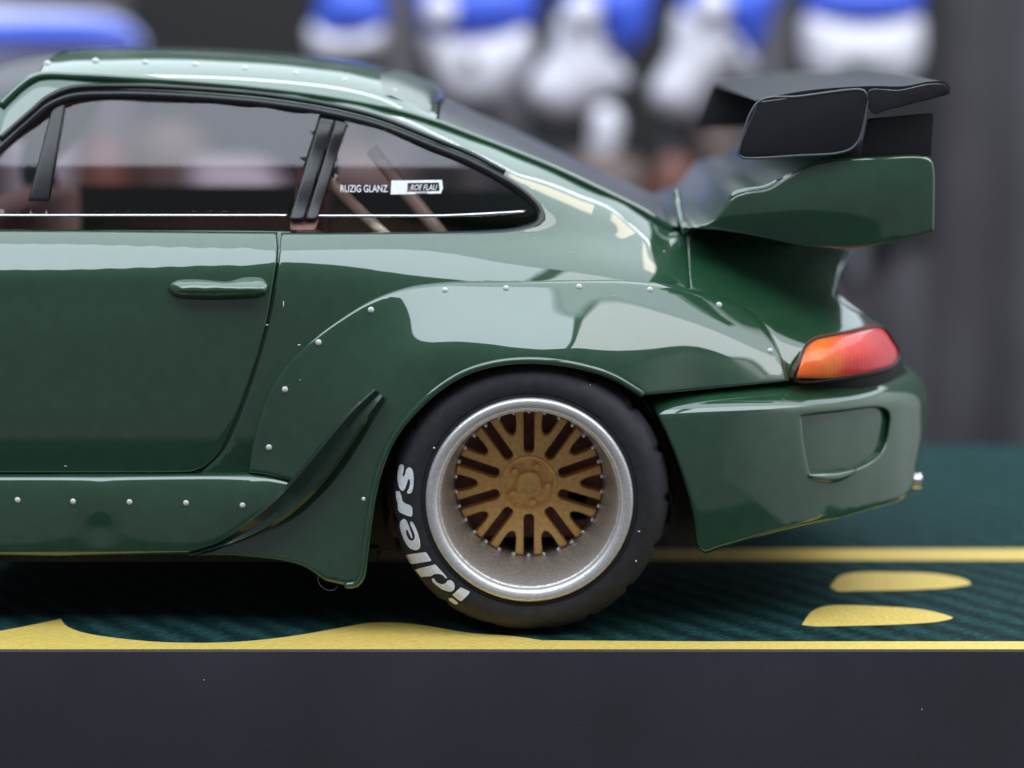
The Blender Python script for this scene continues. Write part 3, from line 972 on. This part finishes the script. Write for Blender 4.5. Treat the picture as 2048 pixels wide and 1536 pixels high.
# raised side rim on the wing base (the bright ledge in front, thin ridge behind)
rim = spline([(1420, 448), (1448, 418), (1470, 388), (1492, 381), (1536, 373), (1578, 349), (1622, 325), (1655, 316)], 8)
tube('wing_ledge', P(rim[:, 0], rim[:, 1] + 4, WB(rim[:, 0], rim[:, 1]) + 0.10), [0.09 if 1465 < p[0] < 1560 else 0.055 for p in rim], M['paint'], wing)
ep = [(1517, 204), (1600, 193), (1716, 179), (1727, 181), (1737, 197), (1734, 215), (1719, 278), (1703, 297), (1676, 306), (1600, 311), (1486, 315), (1476, 309), (1478, 298)]
for y0, y1 in ((2.02, 2.2), (2 * YC - 2.2, 2 * YC - 2.02)):
    pr = prism('endplate', ep, 2.02, 2.2, M['wing'], wing, bev=0.035)
    if y0 > 5:
        pr.location.y += y0 - 2.02
    else:
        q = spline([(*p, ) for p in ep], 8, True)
        tube('endplate_highlight', P(q[:, 0], q[:, 1], np.full(len(q), 2.03)), 0.028, M['edge'], wing, closed=True, seg=6)  # grey tube paints the highlight along the plate's bevel
riser = [(1737, 238), (1868, 226), (1863, 312), (1720, 314)]
for y0 in (2.5, 2 * YC - 2.7):
    pr = prism('wing_riser', riser, 2.5, 2.7, M['wing'], wing, bev=0.03)
    pr.location.y += y0 - 2.5
blade = [(1512, 202), (1560, 190), (1640, 178), (1740, 172), (1810, 172), (1860, 163), (1890, 164), (1901, 176), (1899, 187), (1878, 194), (1830, 206), (1780, 218), (1740, 216), (1640, 206), (1560, 206)]
prism('wing_blade', [tuple(p) for p in spline(blade, 10, True)], 2.22, 2 * YC - 2.22, M['wing'], wing, bev=0.0)
prism('blade_tip', [tuple(p) for p in spline([(1738, 182), (1800, 180), (1860, 168), (1893, 170), (1900, 180), (1880, 191), (1820, 208), (1770, 222), (1748, 228)], 8, True)], 1.98, 2.2, M['tip'], wing, bev=0.03)

# ------------------------------------------------------------------ wheel
w = P(1059, 1001, 0.0)
wx, wz = float(w[0]), float(w[2])
wheel = empty('wheel', (0, 0, 0), car)
RT = wz - ZG                              # tyre radius: it stands on the base
tp = [(2.02, 0.30), (2.06, 0.10), (2.12, 0.03), (2.155, 0.012), (2.165, 0.024), (2.185, 0.024), (2.195, 0.0), (2.25, -0.015), (2.40, -0.02), (2.52, 0.02), (2.62, 0.09), (2.70, 0.20), (2.76, 0.32), (2.79, 0.44), (2.80, 0.46), (2.83, 0.55), (2.84, 0.62), (2.85, 0.8), (2.85, 1.2), (2.85, 2.0), (2.85, 3.4), (2.83, 4.2), (2.7, 4.6), (2.0, 4.7)]
tp = [(r * RT / 2.85, y) for r, y in tp]


def tread(r, y, a):
    if r < 2.74 * RT / 2.85 or y > 4.3:
        return r
    ph = (a * 17 / (2 * math.pi) + y * 0.25) % 1.0
    g = 0.055 if ph < 0.16 else 0.0
    ph2 = (a * 34 / (2 * math.pi) - y * 0.4) % 1.0
    if y > 0.9 and ph2 < 0.12:
        g = 0.06
    return r - g + 0.012 * math.sin(a * 5 + 1)


tyre = sharp(lathe('tyre', tp, wx, wz, M['rubber'], wheel, seg=340, rfun=tread), 50)
lipp = [(2.10, 0.10), (2.095, 0.0), (2.07, -0.055), (2.03, -0.075), (1.96, -0.07), (1.90, -0.05), (1.855, -0.01), (1.84, 0.05), (1.83, 0.09)]
barp = [(1.83, 0.09), (1.805, 0.11), (1.79, 0.16), (1.775, 0.35), (1.76, 0.62), (1.735, 0.95), (1.68, 1.25), (1.62, 1.50), (1.575, 1.68), (1.565, 1.8), (1.56, 3.6)]
sharp(lathe('rim', lipp, wx, wz, M['silver'], wheel, seg=144), 50)
sharp(lathe('rim_barrel', barp, wx, wz, M['barrel'], wheel, seg=144), 50)
SD = 1.74                                  # depth of the spoke face
# back of the wheel: dark drum, disc, caliper
lathe('brake_disc', [(0.3, 2.5), (1.42, 2.5), (1.42, 2.65), (0.3, 2.65)], wx, wz, M['brake'], wheel, seg=64)
box('brake_caliper', (wx + 0.75, 2.2, wz - 0.95), (wx + 1.3, 2.5, wz - 0.2), M['brake'], wheel, bev=0.08)
lathe('wheel_drum', [(0.02, 3.3), (1.56, 3.3), (1.56, 4.2)], wx, wz, M['inner'], wheel, seg=48)


def yspoke():
    a18 = math.radians(18)
    L, Rr = [], []
    hw = 0.112
    pts = []
    # one half (upper), from hub outward, then the notch; mirrored
    def slot_edge(r):                       # edge parallel to the slot's centre line
        return np.array([r * math.cos(a18), r * math.sin(a18)]) + np.array([math.sin(a18), -math.cos(a18)]) * hw
    up = [np.array([0.50 * math.cos(a18), 0.50 * math.sin(a18)]), np.array([0.655 * math.cos(a18), 0.655 * math.sin(a18)])]
    for t in (30, 60, 90):                  # rounded slot end
        th = math.radians(t)
        c = np.array([0.745 * math.cos(a18), 0.745 * math.sin(a18)])
        dr = -math.cos(th) * np.array([math.cos(a18), math.sin(a18)]) + math.sin(th) * np.array([math.sin(a18), -math.cos(a18)])
        up.append(c + hw * dr)
    up += [slot_edge(1.1), slot_edge(1.53)]
    notch = [np.array([1.535, 0.195]), np.array([1.40, 0.165]), np.array([1.20, 0.115]), np.array([1.10, 0.065]), np.array([1.07, 0.0])]
    half = up + notch
    lower = [np.array([p[0], -p[1]]) for p in half[:-1]][::-1]
    return half + lower


sp = yspoke()
bm = bmesh.new()
vs = [bm.verts.new((p[0], 0, p[1])) for p in sp]
fc = bm.faces.new(vs)
g = bmesh.ops.extrude_face_region(bm, geom=[fc])
for q in g['geom']:
    if isinstance(q, bmesh.types.BMVert):
        q.co.y += 0.34
bmesh.ops.recalc_face_normals(bm, faces=bm.faces)
front = [e for e in bm.edges if all(abs(q.co.y) < 1e-6 for q in e.verts)]
bmesh.ops.bevel(bm, geom=front, offset=0.028, segments=3, affect='EDGES', profile=0.5)
# spokes dish gently: rise towards the hub
for q in bm.verts:
    r = math.hypot(q.co.x, q.co.z)
    q.co.y += 0.10 * max(0, (r - 0.9)) - 0.02
spoke = sharp(from_bm('spoke', bm, M['gold'], wheel), 40)
for i in range(10):
    s_ = spoke if i == 0 else spoke.copy()
    if i:
        COL.objects.link(s_); s_.parent = wheel
    s_.location = (wx, SD, wz)
    s_.rotation_euler = (0, -math.radians(108 + 36 * i), 0)
hub = lathe('hub', [(0.60, SD + 0.2), (0.60, SD - 0.035), (0.575, SD - 0.06), (0.545, SD - 0.05), (0.52, SD - 0.01), (0.50, SD + 0.01), (0.42, SD + 0.02), (0.30, SD + 0.01), (0.275, SD - 0.06), (0.25, SD - 0.09), (0.20, SD - 0.085), (0.16, SD - 0.06), (0.001, SD - 0.055)],
            wx, wz, M['gold'], wheel, seg=64)
sharp(hub, 40)
bm = bmesh.new()
bmesh.ops.create_cone(bm, cap_ends=True, segments=6, radius1=0.085, radius2=0.07, depth=0.14, matrix=Matrix.Rotation(math.pi / 2, 4, 'X'))
nut = sharp(from_bm('wheel_nut', bm, M['gold'], wheel), 30)
for i in range(5):
    q = nut if i == 0 else nut.copy()
    if i:
        COL.objects.link(q); q.parent = wheel
    a = math.radians(-78 + 72 * i)
    q.location = (wx + 0.395 * math.cos(a), SD - 0.03, wz + 0.395 * math.sin(a))
bm = bmesh.new()
bmesh.ops.create_uvsphere(bm, u_segments=10, v_segments=6, radius=0.050)
bolt = from_bm('rim_bolt', bm, M['chrome'], wheel)
for i in range(30):
    q = bolt if i == 0 else bolt.copy()
    if i:
        COL.objects.link(q); q.parent = wheel
    a = 2 * math.pi * (i + 0.5) / 30
    q.location = (wx + 1.535 * math.cos(a), SD - 0.02, wz + 1.535 * math.sin(a))
# tyre lettering
LET = {
    's': [[(205, 135), (226, 148), (228, 190), (217, 238), (224, 258), (240, 238), (252, 188), (276, 166), (304, 180), (321, 230), (322, 330), (314, 378), (296, 416), (268, 420), (258, 406), (276, 372), (288, 322), (284, 284), (272, 276), (264, 304), (250, 342), (238, 376), (215, 394), (190, 370), (174, 322), (168, 250), (175, 184), (186, 146)]],
    'r': [[(150, 395), (190, 395), (205, 440), (216, 490), (245, 515), (290, 530), (310, 555), (312, 620), (300, 640), (270, 635), (190, 600), (172, 575), (170, 510), (155, 460)]],
    'e': [[(235, 660), (200, 680), (190, 730), (210, 810), (245, 890), (290, 945), (345, 962), (380, 945), (385, 890), (370, 820), (340, 740), (310, 690), (292, 685), (290, 710), (312, 762), (334, 825), (330, 852), (305, 872), (275, 855), (255, 810), (250, 768), (262, 768), (285, 815), (305, 852), (312, 840), (296, 782), (275, 725), (254, 678)]],
    'l': [[(252, 1010), (290, 1000), (440, 980), (455, 1000), (493, 1058), (480, 1068), (300, 1096), (285, 1080)]],
    'd': [[(337, 1152), (365, 1140), (530, 1098), (570, 1140), (620, 1195), (645, 1230), (632, 1232), (600, 1200), (560, 1188), (520, 1192), (490, 1212), (430, 1215), (395, 1220), (370, 1190)],
          [(495, 1240), (515, 1228), (545, 1270), (590, 1290), (630, 1280), (650, 1252), (680, 1248), (710, 1275), (718, 1310), (708, 1345), (680, 1362), (640, 1355), (590, 1335), (540, 1300), (505, 1265)]],
    'i': [[(695, 1390), (775, 1318), (862, 1358), (855, 1380), (785, 1450), (765, 1448), (720, 1415)], [(658, 1425), (690, 1418), (748, 1465), (742, 1483), (715, 1480), (665, 1445)]],
}
tpr = np.array([p for p in tp if p[1] < 0.6][1:])
order = np.argsort(tpr[:, 0])


def side_y(r):
    return np.interp(r, tpr[order, 0], tpr[order, 1])


for ch in 'idlers':
    V, Fc = [], []
    for poly in LET[ch]:
        lp = np.array([(760 + u / 4.8, 900 + q / 4.8) for u, q in poly])
        lp = spline([tuple(p) for p in lp], 4, True) if ch in 'se' else spline([(*p, 'c') for p in lp], 4, True)
        vv, ff = mesh2d([lp], 5)
        co = P(vv[:, 0], vv[:, 1], np.zeros(len(vv)))
        for _ in range(3):
            r = np.hypot(co[:, 0] - wx, co[:, 2] - wz)
            co = P(vv[:, 0], vv[:, 1], side_y(r) - 0.016)
        o_ = len(V)
        for t in ff:
            a, b, c = (co[i] for i in t)
            t = list(t) if np.cross(b - a, c - a)[1] < 0 else list(t)[::-1]
            Fc.append(tuple(i + o_ for i in t))
        V += list(co)
    from_pydata('lettering', V, Fc, M['print'], wheel, smooth=False)
# wheel well
v, f = [], []
ns = 40
for i in range(ns + 1):
    a = math.radians(-6 + 200 * i / ns)
    for y in (0.5, 6.5):
        v.append((wx + 3.02 * math.cos(a), y, wz + 3.0 * math.sin(a)))
c0 = len(v); v.append((wx, 6.5, wz))
for i in range(ns):
    f.append((2 * i, 2 * i + 1, 2 * i + 3, 2 * i + 2)); f.append((2 * i + 1, c0, 2 * i + 3))
from_pydata('wheel_well', v, f, M['inner'], car)

# ------------------------------------------------------------------ rivets
bm = bmesh.new()
bmesh.ops.create_uvsphere(bm, u_segments=12, v_segments=8, radius=0.052)
for q in bm.verts:
    q.co.y *= 0.6
riv_me = bpy.data.meshes.new('rivet')
bm.to_mesh(riv_me); bm.free()
riv_me.materials.append(M['rivet'])
riv_me.polygons.foreach_set('use_smooth', [True] * len(riv_me.polygons))


def rivet(co, parent, s=1.0):
    o = bpy.data.objects.new('rivet', riv_me)
    COL.objects.link(o)
    o.parent = parent
    o.location = co
    o.scale = (s, s, s)
    return o


for a, b in ((742, 620), (890, 581), (1012, 577), (1158, 574), (1300, 580), (1438, 610), (1540, 702), (637, 685), (570, 779), (538, 895)):
    y = float(FL(np.array([a]), np.array([b]))[0])
    rivet(P(a, b, y - 0.008), flare, 1.25)
for a, b in ((-78, 999), (35, 1000), (146, 1003), (259, 1004), (372, 1006), (485, 1011)):
    y = float(SK(np.array([a]), np.array([b]))[0])
    rivet(P(a, b, y - 0.008), skirt, 1.15)
rivet(P(727, 998, 0.0), flare, 0.8)
for a, b in ((95, 135), (190, 128), (289, 127), (389, 131), (488, 136), (590, 145), (688, 157), (787, 174)):
    # on the bonded roof panel, just in from its edge
    X = float(P(a, b, 4.4)[0])
    yr = float(sm(X, rw[:, 0], rw[:, 1])) + 0.42
    zr = float(sm(X, rw[:, 0], rw[:, 2])); zc = float(sm(X, cw[:, 0], cw[:, 2]))
    Y = yr + 0.5
    u = abs(Y - YC) / (YC - yr)
    rivet((X, Y, zr + (zc - zr) * (1 - u ** 3.4) + 0.06), roof_panel, 1.7)
# dust specks
bm = bmesh.new()
bmesh.ops.create_icosphere(bm, subdivisions=1, radius=0.022)
dust_me = bpy.data.meshes.new('dust_speck')
bm.to_mesh(dust_me); bm.free()
dust_me.materials.append(M['lint'])


def dust(px, py, y, parent, sx=1.0, sz=1.0):
    o = bpy.data.objects.new('dust_speck', dust_me)
    COL.objects.link(o)
    o.parent = parent
    if parent.parent is None:
        o.matrix_parent_inverse = Matrix.Translation(-Vector(parent.location))
    o.location = P(px, py, y)
    o.scale = (sx, 0.6, sz)


def on(fn, x, y):
    return float(fn(np.array([float(x)]), np.array([float(y)]))[0]) - 0.005


for x, y, sx, sz in ((567, 608, 0.7, 3.2), (534, 650, 1.6, 0.8), (131, 932, 2.0, 0.6), (1140, 505, 0.7, 0.7), (1328, 503, 1.1, 0.9), (1068, 478, 0.8, 0.8)):
    dust(x, y, on(SIDE, x, y), body, sx, sz)
for x, y, sx, sz in ((598, 690, 1.5, 0.9), (600, 760, 0.6, 0.6), (690, 870, 0.7, 0.9), (1228, 592, 1.0, 0.6)):
    dust(x, y, on(FL, x, y), flare, sx, sz)
for x, y, sx, sz in ((1278, 1063, 1.4, 0.6), (1272, 1122, 1.0, 1.0), (868, 896, 1.2, 1.0), (1180, 770, 0.7, 0.7)):
    c = P(x, y, 0.05)
    dust(x, y, float(side_y(math.hypot(c[0] - wx, c[2] - wz))) - 0.01, wheel, sx, sz)
for x, y in ((408, 1360), (1844, 1419)):
    dust(x, y, YF - 0.005, base, 0.6, 0.6)

# a curled fibre of lint hanging under the flare
lt = spline([(637, 1148), (636, 1160), (642, 1172), (654, 1180), (668, 1180), (676, 1172)], 3)
o = tube('lint_fibre', P(lt[:, 0], lt[:, 1], np.full(len(lt), 0.35)), 0.0028, M['grey'], None, seg=5,
         label='thin curled grey lint fibre hanging under the front of the flare', category='lint')

# ------------------------------------------------------------------ background: shelf with blurred toys
SY = 60.0


def at(px, py, Y=SY):
    return P(px, py, Y)


sz = float(at(800, 560)[2])
sx0, sx1 = float(at(-700, 560)[0]), float(at(1640, 560)[0])
shelf = box('shelf', (sx0, SY - 5, sz - 0.8), (sx1, WALL_Y - 2.5, sz), M['shelf'], None, bev=0.15,
            label='dull maroon brown shelf behind the car carrying the blue and white toys', category='shelf')


box('gap_dark_sheet', (sx0, WALL_Y - 2.95, sz), (float(at(1880, 100, WALL_Y - 3)[0]), WALL_Y - 2.75, 36), M['inner'], shelf)  # added dark sheet, darkens the gaps between the toys


def blob(name, outline, m, parent, thick, y=SY, s=14):
    """a rounded solid from its side outline: two domed faces sharing one rim"""
    lo = spline(outline, 10, True)
    v, f = mesh2d([lo], s, (4, 10))
    d = bdist(v, [lo]) / 100
    h = thick * np.sqrt(np.clip(1 - np.clip(1 - d / 0.7, 0, 1) ** 2, 0, 1))
    a = P(v[:, 0], v[:, 1], np.full(len(v), y))
    fr_, bk = a.copy(), a.copy()
    fr_[:, 1] -= h; bk[:, 1] += h
    if np.cross(a[f[0, 1]] - a[f[0, 0]], a[f[0, 2]] - a[f[0, 0]])[1] > 0:
        f = f[:, ::-1]
    n = len(a)
    return from_pydata(name, np.vstack([fr_, bk]), [tuple(int(i) for i in t) for t in f] + [tuple(int(i) + n for i in t[::-1]) for t in f], m, parent)


def slim(pts, k):
    cx = (min(p[0] for p in pts) + max(p[0] for p in pts)) / 2
    return [(cx + (p[0] - cx) * k, p[1]) for p in pts]


def toy(label, blue, white, spots, tip, hl=None, wm=None):
    if wm is None:
        blue, white = slim(blue, 0.88), slim(white, 0.90)
    b = at(tip[0], 560)
    e = empty('background_toy', (float(b[0]), SY, sz), label=label, category='toy', group='blue and white toys behind the car')
    blob('toy_top', blue, M['blue'], e, 1.5, y=SY - (hl or 0))
    blob('toy_body', white, wm or M['white'], e, 1.35, y=SY - 0.1)
    for q in spots:
        c, r = at(q[0], q[1], SY - 1.6), q[2]
        bm = bmesh.new()
        bmesh.ops.create_uvsphere(bm, u_segments=16, v_segments=10, radius=r, matrix=Matrix.Translation(Vector(c)))
        from_bm('toy_eye' if len(q) < 4 else 'toy_highlight', bm, M['toydark'] if len(q) < 4 else M['white'], e)  # white balls stand for the pale highlight on a blue top
    c = at(tip[0], tip[1])
    tube('toy_stand', [(float(c[0]), SY + 0.6, float(c[2]) + 1.0), (float(c[0]), SY + 0.6, sz + 0.4), (float(c[0]), SY + 0.6, sz)], [0.35, 0.5, 1.4], M['toydark'], e, seg=14)


toy('blurred blue and white toy lying low, leftmost, above the car roof front',
    [(-90, 40), (0, 38), (120, 36), (210, 42), (262, 60), (280, 88), (200, 100), (0, 104), (-90, 104)], [(-90, 18), (60, 12), (180, 22), (262, 50), (290, 95), (250, 132), (100, 148), (-90, 148)], [], (80, 140), 0.7, M['lavender'])
toy('blurred mostly blue toy with pale blue foot behind the rear of the roof',
    [(650, -30), (690, -45), (750, -30), (785, 20), (770, 62), (690, 78), (620, 60)], [(612, 50), (690, 62), (775, 50), (770, 100), (700, 118), (620, 110)], [], (690, 110), None)
toy('blurred blue-topped white toy with one dark spot, just behind the roof lip',
    [(815, -35), (930, -50), (1070, -35), (1090, 30), (1040, 75), (930, 82), (840, 70), (815, 20)], [(840, 60), (940, 72), (1062, 50), (1075, 110), (1040, 165), (980, 210), (900, 205), (850, 130)],
    [(940, 122, 0.34), (880, 22, 0.75, 1)], (950, 200))
toy('blurred white toy leaning left with blue shoulder, third from the right',
    [(1130, -40), (1230, -50), (1310, -35), (1300, 70), (1240, 110), (1180, 50), (1110, 40)], [(1120, 20), (1200, 40), (1230, 100), (1270, 160), (1200, 200), (1110, 238), (1050, 200), (1045, 165), (1090, 110)],
    [(1222, 98, 0.3), (1165, 25, 0.8, 1)], (1110, 220))
toy('blurred white toy leaning left with blue shoulder, in front of the tall wing',
    [(1360, -40), (1470, -50), (1570, -35), (1545, 60), (1500, 120), (1440, 60), (1350, 40)], [(1350, 20), (1440, 30), (1490, 70), (1520, 135), (1440, 165), (1370, 235), (1310, 220), (1288, 180), (1330, 110)],
    [(1465, 95, 0.3), (1425, 15, 0.8, 1)], (1340, 225))
toy('blurred upright white toy with blue top directly above the wing blade',
    [(1602, -40), (1730, -50), (1850, -40), (1850, 40), (1730, 60), (1605, 40)], [(1600, 30), (1730, 40), (1850, 30), (1848, 140), (1790, 175), (1730, 160), (1660, 178), (1602, 140)],
    [(1710, 132, 0.38)], (1725, 170))
# clutter on the shelf, seen as brown and grey smudges
def lump(label, outline, m, y, cat):
    o = blob('shelf_shape', outline, m, None, 1.6, y=y)
    o['label'] = label; o['category'] = cat
    # foot down to the shelf
    return o


lump('blurred brown toy on the shelf below the white toys', [(1130, 315), (1200, 300), (1290, 330), (1310, 420), (1290, 565), (1120, 565), (1100, 400)], M['brown'], SY - 2.5, 'toy')
lump('blurred rust red toy on the shelf left of the wing', [(1330, 310), (1375, 320), (1390, 370), (1380, 566), (1300, 566), (1300, 370)], M['rust'], SY - 4.0, 'toy')
lump('blurred grey toy with rounded top on the shelf', [(1000, 270), (1060, 258), (1110, 300), (1130, 420), (1120, 562), (960, 562), (950, 320)], M['toydark'], SY + 1.5, 'toy')
lump('small blurred pale round toy among the grey and brown ones', [(1190, 215), (1225, 212), (1245, 245), (1235, 300), (1220, 566), (1195, 566), (1180, 270)], M['white'], SY - 1.8, 'toy')
lump('blurred grey brown toy on the shelf behind the wing', [(1390, 250), (1450, 240), (1500, 300), (1510, 560), (1390, 562), (1375, 380)], M['brown'], SY + 1.0, 'toy')
lump('blurred rust brown stand-in shape for a glass reflection seen through the door window', [(165, 300), (210, 270), (250, 300), (262, 400), (255, 562), (160, 562), (150, 400)], M['rust'], SY - 1, 'toy')  # from here on, added shapes imitating mottled reflections in the side glass
lump('blurred dark brown stand-in shape for a glass reflection seen through the middle of the door window', [(262, 270), (330, 240), (400, 262), (430, 340), (425, 562), (275, 562), (262, 400)], M['brown'], SY + 1.5, 'toy')
lump('blurred low grey stand-in shape for a glass reflection seen through the rear of the door window', [(380, 330), (450, 318), (540, 330), (580, 400), (570, 562), (390, 562), (372, 420)], M['grey'], SY - 2, 'toy')
lump('blurred grey stand-in shape for a glass reflection seen through the front of the door window', [(20, 260), (90, 235), (140, 280), (150, 400), (140, 562), (20, 562), (5, 400)], M['grey'], SY - 2.5, 'toy')
lump('blurred brown stand-in shape for a glass reflection seen through the quarter window', [(640, 320), (700, 290), (780, 310), (820, 400), (800, 562), (640, 562), (625, 420)], M['brown'], SY - 2, 'toy')
